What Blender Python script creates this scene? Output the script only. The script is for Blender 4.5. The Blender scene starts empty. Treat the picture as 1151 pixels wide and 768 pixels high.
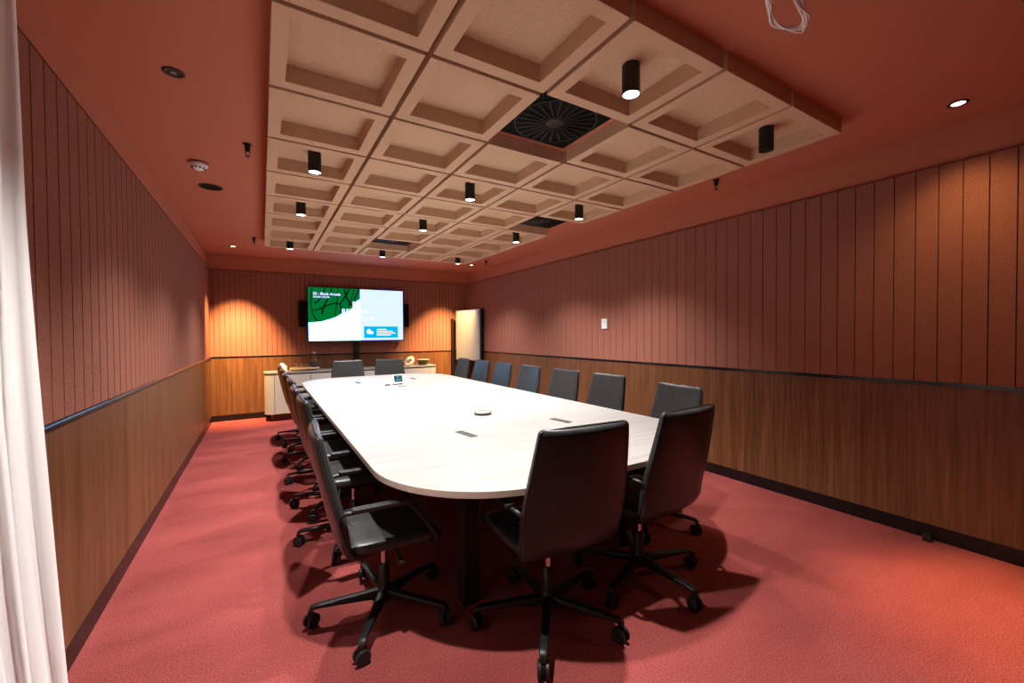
import bpy, bmesh, math, random
from mathutils import Vector, Matrix
C = bpy.context.scene.collection
S = bpy.context.scene
random.seed(4)
PI = math.pi
R = math.radians

# ------------------------------------------------------------------ camera
F_PX, W_PX = 466.7, 1151.0
YAW, PITCH, ROLL = R(-31.06), R(-1.006), R(-0.399)
right = Vector((math.cos(YAW), math.sin(YAW), 0))
fwd0 = Vector((-math.sin(YAW), math.cos(YAW), 0))
up0 = Vector((0, 0, 1))
fwd = fwd0 * math.cos(PITCH) + up0 * math.sin(PITCH)
up1 = -fwd0 * math.sin(PITCH) + up0 * math.cos(PITCH)
r2 = right * math.cos(ROLL) + up1 * math.sin(ROLL)
u2 = -right * math.sin(ROLL) + up1 * math.cos(ROLL)
cam_d = bpy.data.cameras.new('camera')
cam_d.sensor_fit = 'HORIZONTAL'
cam_d.sensor_width = 36.0
cam_d.lens = 36.0 * F_PX / W_PX
cam_d.clip_start = 0.02
cam = bpy.data.objects.new('camera', cam_d)
C.objects.link(cam)
M = Matrix((r2, u2, -fwd)).transposed().to_4x4()
M.translation = Vector((0, 0, 1.38))
cam.matrix_world = M
S.camera = cam

# ------------------------------------------------------------------ world, exposure, lamp strengths
wd = bpy.data.worlds.new('world')
S.world = wd
wd.use_nodes = True
wd.node_tree.nodes['Background'].inputs[0].default_value = (0.8, 0.85, 1.0, 1)
wd.node_tree.nodes['Background'].inputs[1].default_value = 0.02
S.view_settings.view_transform = 'Standard'
S.view_settings.look = 'None'
S.view_settings.gamma = 1.0
S.view_settings.use_curve_mapping = False
S.view_settings.exposure = 0.0
LAMP_W, LAMP_COL, LAMP_SIZE, LAMP_BLEND, LAMP_R = 330.0, (1.0, 0.955, 0.92), R(117), 0.95, 0.028
DOWN_W, DOWN_COL, DOWN_SIZE, DOWN_BLEND = 1300.0, (1.0, 0.62, 0.25), R(56), 1.0
# room numbers
XL, XR, YB, YN, ZC = -0.708, 3.784, 8.173, -0.9, 2.694
ZP, ZR, ZK = 2.451, 1.036, 0.097
GX, GY, GP, ZG = 0.0362, 1.146, 0.6107, 2.605


# ------------------------------------------------------------------ materials
def mat(name, col, rough=0.5, spec=0.5, metal=0.0, emis=None, estr=0.0, alpha=None, trans=0.0, coat=0.0):
    m = bpy.data.materials.new(name)
    m.use_nodes = True
    b = m.node_tree.nodes['Principled BSDF']
    b.inputs['Base Color'].default_value = (*col, 1)
    b.inputs['Roughness'].default_value = rough
    b.inputs['Specular IOR Level'].default_value = spec
    b.inputs['Metallic'].default_value = metal
    b.inputs['Transmission Weight'].default_value = trans
    b.inputs['Coat Weight'].default_value = coat
    if emis:
        b.inputs['Emission Color'].default_value = (*emis, 1)
        b.inputs['Emission Strength'].default_value = estr
    return m


def vary(m, cols, scale=(1, 1, 1), noise=4.0, detail=4.0, lo=0.3, hi=0.7, bump=0.0, bscale=None, bdist=0.002):
    """noise driven colour between cols, on object coordinates"""
    nt = m.node_tree
    b = nt.nodes['Principled BSDF']
    tc = nt.nodes.new('ShaderNodeTexCoord')
    mp = nt.nodes.new('ShaderNodeMapping')
    mp.inputs['Scale'].default_value = scale
    nt.links.new(tc.outputs['Object'], mp.inputs['Vector'])
    nz = nt.nodes.new('ShaderNodeTexNoise')
    nz.inputs['Scale'].default_value = noise
    nz.inputs['Detail'].default_value = detail
    nt.links.new(mp.outputs['Vector'], nz.inputs['Vector'])
    cr = nt.nodes.new('ShaderNodeValToRGB')
    cr.color_ramp.elements[0].position = lo
    cr.color_ramp.elements[1].position = hi
    cr.color_ramp.elements[0].color = (*cols[0], 1)
    cr.color_ramp.elements[1].color = (*cols[-1], 1)
    for i, c in enumerate(cols[1:-1]):
        e = cr.color_ramp.elements.new(lo + (hi - lo) * (i + 1) / (len(cols) - 1))
        e.color = (*c, 1)
    nt.links.new(nz.outputs['Fac'], cr.inputs['Fac'])
    nt.links.new(cr.outputs['Color'], b.inputs['Base Color'])
    if bump:
        n2 = nt.nodes.new('ShaderNodeTexNoise')
        n2.inputs['Scale'].default_value = bscale or noise
        n2.inputs['Detail'].default_value = 3
        nt.links.new((mp if bscale is None else tc).outputs['Vector' if bscale is None else 'Object'], n2.inputs['Vector'])
        bp = nt.nodes.new('ShaderNodeBump')
        bp.inputs['Strength'].default_value = bump
        bp.inputs['Distance'].default_value = bdist
        nt.links.new(n2.outputs['Fac'], bp.inputs['Height'])
        nt.links.new(bp.outputs['Normal'], b.inputs['Normal'])
    return cr


def mixin(m, cols, noise, fac, lo=0.35, hi=0.65, scale=(1, 1, 1)):
    """multiply the present base colour by a second noise between the two tints"""
    nt = m.node_tree
    b = nt.nodes['Principled BSDF']
    src = b.inputs['Base Color'].links[0].from_socket
    tc = nt.nodes.new('ShaderNodeTexCoord')
    mp = nt.nodes.new('ShaderNodeMapping')
    mp.inputs['Scale'].default_value = scale
    nt.links.new(tc.outputs['Object'], mp.inputs['Vector'])
    nz = nt.nodes.new('ShaderNodeTexNoise')
    nz.inputs['Scale'].default_value = noise
    nz.inputs['Detail'].default_value = 5
    nt.links.new(mp.outputs['Vector'], nz.inputs['Vector'])
    cr = nt.nodes.new('ShaderNodeValToRGB')
    cr.color_ramp.elements[0].position = lo
    cr.color_ramp.elements[1].position = hi
    cr.color_ramp.elements[0].color = (*cols[0], 1)
    cr.color_ramp.elements[1].color = (*cols[1], 1)
    nt.links.new(nz.outputs['Fac'], cr.inputs['Fac'])
    mx = nt.nodes.new('ShaderNodeMixRGB')
    mx.blend_type = 'MULTIPLY'
    mx.inputs['Fac'].default_value = fac
    nt.links.new(src, mx.inputs['Color1'])
    nt.links.new(cr.outputs['Color'], mx.inputs['Color2'])
    nt.links.new(mx.outputs['Color'], b.inputs['Base Color'])


PAINT = mat('terracotta_paint', (0.50, 0.165, 0.098), 0.75, 0.25)
FELT = mat('rust_felt', (0.27, 0.085, 0.06), 0.95, 0.1)
vary(FELT, [(0.255, 0.098, 0.069), (0.335, 0.137, 0.098)], (1, 1, 0.6), 180, 3, 0.35, 0.65, 0.25, 260, 0.001)
GROOVE = mat('groove_backing', (0.17, 0.05, 0.038), 0.95, 0.1)
WALNUT = mat('walnut_veneer', (0.2, 0.09, 0.04), 0.42, 0.35)
vary(WALNUT, [(0.112, 0.043, 0.0175), (0.16, 0.067, 0.028), (0.205, 0.091, 0.041)], (9, 9, 0.35), 6, 6, 0.3, 0.7)
mixin(WALNUT, [(0.72, 0.68, 0.62), (1.1, 1.08, 1.05)], 3.0, 1.0, 0.3, 0.7, (4, 4, 0.12))
CARPET = mat('red_loop_carpet', (0.42, 0.075, 0.065), 1.0, 0.05)
vary(CARPET, [(0.155, 0.027, 0.025), (0.245, 0.054, 0.050), (0.345, 0.088, 0.081)], (1, 1, 1), 175, 3, 0.3, 0.7, 0.7, 200, 0.005)
mixin(CARPET, [(0.80, 0.76, 0.78), (1.1, 1.1, 1.08)], 1.6, 1.0, 0.3, 0.7, (0.7, 1.6, 1))
BLACKTRIM = mat('black_gloss_trim', (0.006, 0.006, 0.007), 0.25, 0.5)
BASEB = mat('black_skirting', (0.008, 0.006, 0.006), 0.35, 0.35)
TAN = mat('tan_felt', (0.52, 0.33, 0.215), 0.95, 0.1)
vary(TAN, [(0.57, 0.375, 0.245), (0.67, 0.46, 0.31)], (1, 1, 1), 160, 3, 0.35, 0.65, 0.2, 220, 0.001)
LEATHER = mat('black_leather', (0.012, 0.012, 0.013), 0.32, 0.25)
vary(LEATHER, [(0.019, 0.0197, 0.020), (0.028, 0.0288, 0.029)], (1, 1, 1), 30, 3, 0.3, 0.7, 0.12, 420, 0.0006)
PIPING = mat('black_piping', (0.008, 0.008, 0.009), 0.3, 0.5)
BLACKMET = mat('black_powder_coat', (0.007, 0.007, 0.0075), 0.42, 0.35)
ALU = mat('polished_aluminium', (0.50, 0.49, 0.48), 0.22, 0.5, 1.0)
PLASTIC = mat('black_plastic', (0.008, 0.008, 0.0085), 0.45, 0.4)
WHEEL = mat('caster_rubber', (0.012, 0.0115, 0.012), 0.5, 0.4)
TABLE = mat('pale_ash_laminate', (0.7, 0.66, 0.6), 0.38, 0.35)
vary(TABLE, [(0.215, 0.20, 0.185), (0.255, 0.247, 0.236), (0.28, 0.275, 0.267)], (0.5, 9, 9), 3.0, 6, 0.3, 0.7)
TEDGE = mat('ash_edge_band', (0.42, 0.34, 0.28), 0.45, 0.3)
TLEG = mat('dark_table_leg', (0.010, 0.007, 0.007), 0.55, 0.25)
LAMPB = mat('matt_black_lamp', (0.010, 0.010, 0.011), 0.5, 0.4)
LED = mat('lamp_diffuser', (0.9, 0.9, 0.9), 0.5, 0.5, 0, (1.0, 0.96, 0.90), 9.0)
WARMLED = mat('warm_downlight_diffuser', (0.9, 0.9, 0.9), 0.5, 0.5, 0, (1.0, 0.85, 0.68), 6.0)
OFFLED = mat('unlit_downlight_lens', (0.30, 0.28, 0.27), 0.35, 0.5)
CURTAIN = mat('white_sheer_curtain', (0.90, 0.90, 0.88), 0.9, 0.1)
WHITEPL = mat('white_plastic', (0.80, 0.80, 0.79), 0.45, 0.5)
WHITEBOARD = mat('white_enamel_board', (0.36, 0.365, 0.37), 0.28, 0.5)
CABINET = mat('stone_grey_laminate', (0.43, 0.40, 0.365), 0.5, 0.4)
CABTOP = mat('grey_cabinet_top', (0.22, 0.20, 0.185), 0.4, 0.4)
SEAM = mat('dark_shadow_gap', (0.05, 0.04, 0.035), 0.7, 0.2)
PLINTH = mat('dark_red_plinth', (0.10, 0.03, 0.025), 0.35, 0.5)
OAK = mat('oak_tray', (0.52, 0.30, 0.13), 0.5, 0.3)
vary(OAK, [(0.60, 0.36, 0.15), (0.75, 0.48, 0.22)], (2, 30, 30), 4, 4)
GLASS = mat('clear_glass', (0.95, 0.95, 0.95), 0.03, 0.5, 0, None, 0, None, 1.0)
GLASS.node_tree.nodes['Principled BSDF'].inputs['IOR'].default_value = 1.45
LABELM = mat('dark_bottle_label', (0.02, 0.03, 0.045), 0.5, 0.4)
CORK = mat('grey_stopper', (0.35, 0.26, 0.21), 0.7, 0.2)
CREAM = mat('cream_ceramic', (0.74, 0.64, 0.54), 0.4, 0.4)
DARKPOT = mat('dark_brown_pot', (0.035, 0.024, 0.018), 0.35, 0.5)
POTRIM = mat('tan_pot_lid', (0.52, 0.34, 0.22), 0.5, 0.4)
STEEL = mat('brushed_steel', (0.55, 0.55, 0.55), 0.3, 0.5, 1.0)
CABLE = mat('grey_white_cable', (0.85, 0.82, 0.78), 0.5, 0.4)
DIFFUSER = mat('black_diffuser', (0.004, 0.004, 0.004), 0.7, 0.1)
BLADE = mat('black_diffuser_blade', (0.022, 0.020, 0.020), 0.5, 0.3)
TVB = mat('black_screen_bezel', (0.008, 0.008, 0.010), 0.3, 0.5)


def emit(name, col, s=1.0):
    m = bpy.data.materials.new(name)
    m.use_nodes = True
    nt = m.node_tree
    nt.nodes.remove(nt.nodes['Principled BSDF'])
    e = nt.nodes.new('ShaderNodeEmission')
    e.inputs['Color'].default_value = (*col, 1)
    e.inputs['Strength'].default_value = s
    nt.links.new(e.outputs[0], nt.nodes['Material Output'].inputs[0])
    return m


SCR_WHITE = emit('screen_white', (1.05, 4.0, 7.0))
SCR_PALE = emit('screen_pale_blue', (0.77, 0.945, 2.2))
SCR_GREEN = emit('screen_green', (0.0, 0.175, 0.032))
SCR_BLACK = emit('screen_black', (0.0, 0.010, 0.006))
SCR_BLUE = emit('screen_blue', (0.0, 0.48, 1.05))
SCR_TEXT = emit('screen_text', (0.97, 1.02, 1.8))
PAD_TEAL = emit('pad_teal', (0.035, 0.12, 0.14))
PAD_PALE = emit('pad_pale', (0.16, 0.33, 0.36))


# ------------------------------------------------------------------ mesh helpers
def obj(name, bm, m, parent=None, smooth=False, bevel=0.0):
    me = bpy.data.meshes.new(name)
    bmesh.ops.recalc_face_normals(bm, faces=bm.faces)
    if smooth:
        for f in bm.faces:
            f.smooth = True
    bm.to_mesh(me)
    bm.free()
    for mm in (m if isinstance(m, (list, tuple)) else [m]):
        me.materials.append(mm)
    o = bpy.data.objects.new(name, me)
    C.objects.link(o)
    if parent:
        o.parent = parent
    if bevel:
        b = o.modifiers.new('bevel', 'BEVEL')
        b.width = bevel
        b.segments = 2
        b.limit_method = 'ANGLE'
    return o


def smooth_by_angle(o, deg=40):
    me = o.data
    for p in me.polygons:
        p.use_smooth = True
    try:
        me.set_sharp_from_angle(angle=R(deg))
    except Exception:
        pass
    return o


def bx(bm, x0, x1, y0, y1, z0, z1, mi=0):
    vs = [bm.verts.new((x, y, z)) for z in (z0, z1) for y in (y0, y1) for x in (x0, x1)]
    for f in ((0, 1, 3, 2), (4, 6, 7, 5), (0, 4, 5, 1), (2, 3, 7, 6), (0, 2, 6, 4), (1, 5, 7, 3)):
        fc = bm.faces.new([vs[i] for i in f])
        fc.material_index = mi
    return vs


def box(*a):
    bm = bmesh.new()
    bx(bm, *a)
    return bm


def prism(bm, pts, z0, z1, mi=0, side=None):
    lo = [bm.verts.new((p[0], p[1], z0)) for p in pts]
    hi = [bm.verts.new((p[0], p[1], z1)) for p in pts]
    f = bm.faces.new(hi); f.material_index = mi
    f = bm.faces.new(lo[::-1]); f.material_index = mi
    n = len(pts)
    for i in range(n):
        f = bm.faces.new((lo[i], lo[(i + 1) % n], hi[(i + 1) % n], hi[i]))
        f.material_index = mi if side is None else side


def lathe(bm, prof, n=24, c=(0, 0, 0), mi=0):
    """prof: (radius, z) pairs"""
    rings = []
    for r, z in prof:
        if r < 1e-6:
            rings.append([bm.verts.new((c[0], c[1], c[2] + z))])
        else:
            rings.append([bm.verts.new((c[0] + r * math.cos(2 * PI * k / n), c[1] + r * math.sin(2 * PI * k / n), c[2] + z)) for k in range(n)])
    for a, b in zip(rings, rings[1:]):
        for k in range(n):
            k2 = (k + 1) % n
            q = [a[k % len(a)], a[k2 % len(a)], b[k2 % len(b)], b[k % len(b)]]
            u = []
            for v in q:
                if v not in u:
                    u.append(v)
            if len(u) >= 3:
                try:
                    bm.faces.new(u).material_index = mi
                except ValueError:
                    pass


def cyl(r, z0, z1, n=24, c=(0, 0, 0)):
    bm = bmesh.new()
    lathe(bm, [(0, z0), (r, z0), (r, z1), (0, z1)], n, c)
    return bm


def tube(bm, pts, r, n=8, closed=False, mi=0):
    P = [Vector(p) for p in pts]
    L = len(P)
    rings = []
    prev = None
    for i, p in enumerate(P):
        if closed:
            t = (P[(i + 1) % L] - P[i - 1]).normalized()
        else:
            t = (P[min(i + 1, L - 1)] - P[max(i - 1, 0)]).normalized()
        if prev is None:
            ref = Vector((0, 0, 1)) if abs(t.z) < 0.9 else Vector((1, 0, 0))
            u = t.cross(ref).normalized()
        else:
            u = (prev - t * prev.dot(t)).normalized()
        prev = u
        v = t.cross(u)
        rr = r[i] if isinstance(r, (list, tuple)) else r
        rings.append([bm.verts.new(p + (u * math.cos(2 * PI * k / n) + v * math.sin(2 * PI * k / n)) * rr) for k in range(n)])
    for i in range(L if closed else L - 1):
        a, b = rings[i], rings[(i + 1) % L]
        for k in range(n):
            bm.faces.new((a[k], a[(k + 1) % n], b[(k + 1) % n], b[k])).material_index = mi
    if not closed:
        bm.faces.new(rings[0][::-1]).material_index = mi
        bm.faces.new(rings[-1]).material_index = mi


def spline(pts, n=8):
    """Catmull-Rom through pts"""
    P = [Vector(p) for p in pts]
    out = []
    for i in range(len(P) - 1):
        p0, p1, p2, p3 = P[max(i - 1, 0)], P[i], P[i + 1], P[min(i + 2, len(P) - 1)]
        for k in range(n):
            t = k / n
            out.append(0.5 * ((2 * p1) + (p2 - p0) * t + (2 * p0 - 5 * p1 + 4 * p2 - p3) * t * t + (3 * p1 - p0 - 3 * p2 + p3) * t ** 3))
    out.append(P[-1])
    return out


def loft(bm, loops):
    rings = [[bm.verts.new(p) for p in l] for l in loops]
    n = len(rings[0])
    for a, b in zip(rings, rings[1:]):
        for k in range(n):
            bm.faces.new((a[k], a[(k + 1) % n], b[(k + 1) % n], b[k]))
    bm.faces.new(rings[0][::-1])
    bm.faces.new(rings[-1])


def tag(o, label, cat, group=None, kind=None):
    o['label'] = label
    o['category'] = cat
    if group:
        o['group'] = group
    if kind:
        o['kind'] = kind
    return o


def thing(name, label, cat, loc=(0, 0, 0), rz=0.0, group=None):
    o = bpy.data.objects.new(name, None)
    o.empty_display_size = 0.1
    C.objects.link(o)
    o.location = loc
    o.rotation_euler = (0, 0, rz)
    return tag(o, label, cat, group)


def dup(root):
    def rec(o, par):
        c = o.copy()
        C.objects.link(c)
        if par:
            c.parent = par
        for ch in list(o.children):
            rec(ch, c)
        return c
    return rec(root, None)


def struct(name, bm, m, label=None, parent=None, smooth=False, bevel=0.0):
    o = obj(name, bm, m, parent, smooth, bevel)
    o['kind'] = 'structure'
    if label:
        o['label'] = label
    return o


# ------------------------------------------------------------------ room shell
E_ = 0.022
struct('floor', box(XL - 0.3, XR + 0.3, YN - 0.2, YB + 0.3, -0.12, 0.0), CARPET, 'red loop-pile carpet floor')
struct('ceiling', box(XL - 0.3, XR + 0.3, YN - 0.2, YB + 0.3, ZC, ZC + 0.1), PAINT, 'flat terracotta painted ceiling')
struct('wall_left', box(XL - 0.15, XL - E_, YN - 0.1, YB + 0.2, 0, ZC), PAINT, 'terracotta wall behind the left panelling')
struct('wall_right', box(XR + E_, XR + 0.15, YN - 0.1, YB + 0.2, 0, ZC), PAINT, 'terracotta wall behind the right panelling')
struct('wall_back', box(XL - 0.15, XR + 0.15, YB + E_, YB + 0.15, 0, ZC), PAINT, 'terracotta wall behind the screen')
struct('wall_near', box(XL - 0.15, XR + 0.15, YN - 0.1, YN, 0, ZC), mat('low_bounce_charcoal', (0.03, 0.03, 0.032), 0.7), 'unseen wall behind the viewer, charcoal to keep bounce light down')  # unseen wall; its dark colour is chosen to bounce little light


def boards(axis, c0, depth, a0, a1, first, step, gap, z0, z1):
    """felt boards with dark grooves between: one mesh, second slot for the backing"""
    bm = bmesh.new()
    s = 1 if depth > 0 else -1
    edges = [a0]
    a = first
    while a < a1:
        if a > a0 + 0.01:
            edges.append(a)
        a += step
    edges.append(a1)
    for e0, e1 in zip(edges, edges[1:]):
        g0 = gap / 2 if e0 != a0 else 0
        g1 = gap / 2 if e1 != a1 else 0
        lo, hi = sorted((c0, c0 + depth))
        if axis == 'y':
            bx(bm, lo, hi, e0 + g0, e1 - g1, z0, z1)
        else:
            bx(bm, e0 + g0, e1 - g1, lo, hi, z0, z1)
    k0, k1 = sorted((c0, c0 + depth * 0.3))
    if axis == 'y':
        bx(bm, k0, k1, a0, a1, z0, z1 - 0.001, 1)
    else:
        bx(bm, a0, a1, k0, k1, z0, z1 - 0.001, 1)
    return bm


ZRT, ZRB = ZR + 0.012, ZR - 0.012
struct('wall_panelling_left', boards('y', XL - E_, E_, YN, YB, 2.324 - 0.1145 * 28, 0.1145, 0.009, ZRT, ZP), [FELT, GROOVE], 'grooved rust felt panelling along the left wall')
struct('wall_panelling_right', boards('y', XR + E_, -E_, YN, YB, 0.56 - 0.1105 * 13, 0.1105, 0.0055, ZRT, ZP), [FELT, GROOVE], 'grooved rust felt panelling along the right wall')
struct('wall_panelling_back', boards('x', YB + E_, -E_, XL, XR, XL + 0.05, 0.0735, 0.006, ZRT, ZP), [FELT, GROOVE], 'grooved rust felt panelling behind the screen')
struct('wall_wainscot_left', box(XL - E_, XL, YN, YB, ZK, ZRB), WALNUT, 'walnut veneer wainscot along the left wall')
struct('wall_wainscot_right', box(XR, XR + E_, YN, YB, ZK, ZRB), WALNUT, 'walnut veneer wainscot along the right wall')
struct('wall_wainscot_back', box(XL, XR, YB, YB + E_, ZK, ZRB), WALNUT, 'walnut veneer wainscot behind the sideboard')


def rail_profile(bm, axis, wall, sgn, a0, a1):
    pr = [(-0.02, -0.012), (0.008, -0.012), (0.009, -0.004), (0.0045, 0.010), (0.002, 0.012), (-0.02, 0.012)] if sgn > 0 and axis == 'y' else [(-0.02, -0.012), (0.004, -0.012), (0.004, 0.012), (-0.02, 0.012)]
    lp = []
    for a in (a0, a1):
        lp.append([(wall + sgn * p[0], a, ZR + p[1]) if axis == 'y' else (a, wall + sgn * p[0], ZR + p[1]) for p in pr])
    loft(bm, lp)


for nm, ax, w, sg, a0, a1, lb in (('trim_1', 'y', XL, 1, YN, YB, 'black dado rail on the left wall'), ('trim_2', 'y', XR, -1, YN, YB, 'black dado rail on the right wall'), ('trim_3', 'x', YB, -1, XL, XR, 'black dado rail on the screen wall')):
    bm = bmesh.new()
    rail_profile(bm, ax, w, sg, a0, a1)
    smooth_by_angle(struct(nm, bm, BLACKTRIM, lb), 35)
# thin dark bead at the top of the felt
for nm, a in (('trim_4', (XL - E_, XL + 0.002, YN, YB, ZP, ZP + 0.008)), ('trim_5', (XR - 0.002, XR + E_, YN, YB, ZP, ZP + 0.008)), ('trim_6', (XL, XR, YB - 0.002, YB + E_, ZP, ZP + 0.008))):
    struct(nm, box(*a), GROOVE, 'thin dark bead above the felt panelling')
struct('baseboard_left', box(XL - E_, XL + 0.004, YN, YB, 0, ZK), BASEB, 'black skirting along the left wall')
struct('baseboard_right', box(XR - 0.004, XR + E_, YN, YB, 0, ZK), BASEB, 'black skirting along the right wall')
struct('baseboard_back', box(XL, XR, YB - 0.004, YB + E_, 0, ZK), BASEB, 'black skirting along the screen wall')

# ------------------------------------------------------------------ coffered ceiling tiles
ORD = ['first', 'second', 'third', 'fourth', 'fifth', 'sixth', 'seventh', 'eighth', 'ninth']
GAP, RIM, TH = 0.024, 0.066, 0.088
HALF = (GP - GAP) / 2
tile_mesh = {}


def tile_frame():
    bm = bmesh.new()
    o, i = HALF, HALF - RIM
    oc = [(-o, -o), (o, -o), (o, o), (-o, o)]
    ic = [(-i, -i), (i, -i), (i, i), (-i, i)]
    z1 = ZC - ZG
    ol = [bm.verts.new((*p, 0)) for p in oc]
    il = [bm.verts.new((*p, 0)) for p in ic]
    oh = [bm.verts.new((*p, z1)) for p in oc]
    ih = [bm.verts.new((*p, z1)) for p in ic]
    for k in range(4):
        j = (k + 1) % 4
        bm.faces.new((ol[k], ol[j], il[j], il[k]))
        bm.faces.new((ol[k], oh[k], oh[j], ol[j]))
        bm.faces.new((il[k], il[j], ih[j], ih[k]))
        bm.faces.new((oh[k], ih[k], ih[j], oh[j]))
    return bm


OPEN = {(2, 1): 'second row', (4, 4): 'fifth row', (2, 7): 'eighth row'}
LAMPS = [(c, r) for r in (0, 3, 5, 8) for c in (0, 2, 4)]
proto = None
for r in range(9):
    for c in range(5):
        if (c, r) in OPEN:
            continue
        lamp = ', with a black lamp' if (c, r) in LAMPS else ''
        lab = 'tan felt coffer ceiling tile in the %s row back from the viewer, %s from left%s' % (ORD[r], ORD[c], lamp)
        loc = (GX + (c + 0.5) * GP, GY + (r + 0.5) * GP, ZG)
        if proto is None:
            t = thing('ceiling_coffer_tile', lab, 'ceiling tile', loc, 0, 'tan felt coffer tiles hung under the ceiling')
            obj('coffer_frame', tile_frame(), TAN, t, bevel=0.002)
            obj('recess_panel', box(-HALF + RIM + 0.0005, HALF - RIM - 0.0005, -HALF + RIM + 0.0005, HALF - RIM - 0.0005, TH - 0.003, TH - 0.0005), TAN, t)
            proto = t
        else:
            t = dup(proto)
            t.location = loc
            t['label'] = lab

# air diffusers in the open cells
for (c, r), _ in OPEN.items():
    which = {(2, 1): 'large black swirl air diffuser in the open ceiling cell nearest the viewer',
             (4, 4): 'black square air diffuser in the open cell at the right edge of the grid',
             (2, 7): 'black air diffuser in the open ceiling cell nearest the screen wall'}[(c, r)]
    t = thing('air_diffuser', which, 'air vent', (GX + (c + 0.5) * GP, GY + (r + 0.5) * GP, ZC), 0, 'black swirl diffusers in the ceiling grid')
    obj('face_plate', box(-0.272, 0.272, -0.272, 0.272, -0.012, -0.001), DIFFUSER, t, bevel=0.002)
    bm = bmesh.new()
    for k in range(24):
        a = 2 * PI * k / 24
        ca, sa = math.cos(a), math.sin(a)
        q = []
        for rr, w, z in ((0.055, 0.004, -0.022), (0.245, 0.005, -0.022), (0.245, 0.012, -0.014), (0.055, 0.007, -0.014)):
            q.append(((rr * ca - w * sa, rr * sa + w * ca, z), (rr * ca + w * 0.3 * sa, rr * sa - w * 0.3 * ca, z)))
        A = [bm.verts.new(x[0]) for x in q]
        B = [bm.verts.new(x[1]) for x in q]
        bm.faces.new(A)
        bm.faces.new(B[::-1])
        for j in range(4):
            bm.faces.new((A[j], B[j], B[(j + 1) % 4], A[(j + 1) % 4]))
    obj('swirl_blades', bm, BLADE, t)
    bm = bmesh.new()
    lathe(bm, [(0, -0.026), (0.045, -0.026), (0.058, -0.02), (0.058, -0.012), (0, -0.012)], 28)
    obj('hub_cap', bm, BLADE, t, True)
    bm = bmesh.new()
    lathe(bm, [(0.245, -0.012), (0.245, -0.02), (0.253, -0.02), (0.253, -0.012)], 48)
    obj('outer_ring', bm, BLADE, t)

# cylinder lamps hanging in the coffers
LZ = 2.545
COLN = {0: 'left', 2: 'middle', 4: 'right'}
ROWN = {0: 'nearest the viewer', 3: 'in the fourth tile row', 5: 'in the sixth tile row', 8: 'nearest the screen wall'}
lproto = None
for (c, r) in LAMPS:
    x, y = GX + (c + 0.5) * GP, GY + (r + 0.5) * GP
    off = (c, r) == (4, 0)
    lab = '%s cylinder ceiling lamp in the %s lamp line, %s' % ('unlit black' if off else 'black', COLN[c], ROWN[r])
    if lproto is None:
        t = thing('cylinder_ceiling_lamp', lab, 'ceiling lamp', (x, y, LZ), 0, 'black cylinder lamps in the ceiling coffers')
        bm = bmesh.new()
        lathe(bm, [(0.0395, 0.012), (0.0395, 0), (0.043, 0), (0.043, ZC - LZ - 0.007), (0, ZC - LZ - 0.007)], 32)
        smooth_by_angle(obj('lamp_housing', bm, LAMPB, t))
        obj('lamp_diffuser', cyl(0.0395, 0.004, 0.008, 32), LED, t)
        lproto = t
    else:
        t = dup(lproto)
        t.location = (x, y, LZ)
        t['label'] = lab
    if off:
        for ch in t.children:
            if ch.name.startswith('lamp_diffuser'):
                ch.data = ch.data.copy()
                ch.data.materials[0] = LAMPB
        continue
    L = bpy.data.lights.new('lamp_light', 'SPOT')
    L.energy = LAMP_W
    L.color = LAMP_COL
    L.spot_size = LAMP_SIZE
    L.spot_blend = LAMP_BLEND
    L.shadow_soft_size = LAMP_R
    lo = bpy.data.objects.new('lamp_light', L)
    C.objects.link(lo)
    lo.location = (x, y, LZ - 0.004)

# recessed downlights
for x, y, aim, lab in ((-0.356, 2.649, None, 'unlit black recessed downlight in the ceiling above the left wall'),
                      (-0.341, 7.323, (-0.32, 8.17, 0.78, 1.2), 'small lit recessed downlight in the far left ceiling corner'),
                      (3.416, 7.136, (3.08, 8.17, 0.75, 1.1), 'small lit recessed downlight in the far right ceiling corner'),
                      (3.458, 0.738, (3.0, 0.30, 0.0, 0.45), 'lit black-ringed recessed downlight in the ceiling at near right')):
    t = thing('recessed_downlight', lab, 'downlight', (x, y, ZC), 0, 'recessed downlights round the ceiling edge')
    bm = bmesh.new()
    lathe(bm, [(0.030, -0.001), (0.030, -0.004), (0.046, -0.005), (0.047, -0.001)], 32)
    obj('trim_ring', bm, LAMPB, t, True)
    if aim:
        obj('lens', cyl(0.030, -0.003, -0.0005, 32), WARMLED, t)
        L = bpy.data.lights.new('downlight_beam', 'SPOT')
        L.energy, L.color, L.spot_size, L.spot_blend, L.shadow_soft_size = DOWN_W, DOWN_COL, DOWN_SIZE, DOWN_BLEND, 0.025
        lo = bpy.data.objects.new('downlight_beam', L)
        C.objects.link(lo)
        lo.location = (x, y, ZC - 0.012)
        L.energy *= aim[3]
        if y < 2:
            L.spot_size = R(42)
            W = L.copy()
            W.spot_size, W.energy = R(112), 42.0      # the same fitting's soft spill outside its main beam
            wo = bpy.data.objects.new('downlight_spill', W)
            C.objects.link(wo)
            wo.location = lo.location
        lo.rotation_euler = (Vector(aim[:3]) - lo.location).to_track_quat('-Z', 'Y').to_euler()
    else:
        obj('reflector', cyl(0.030, -0.004, -0.0005, 32), LAMPB, t)
        obj('lens', cyl(0.012, -0.006, -0.004, 20), OFFLED, t)

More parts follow.
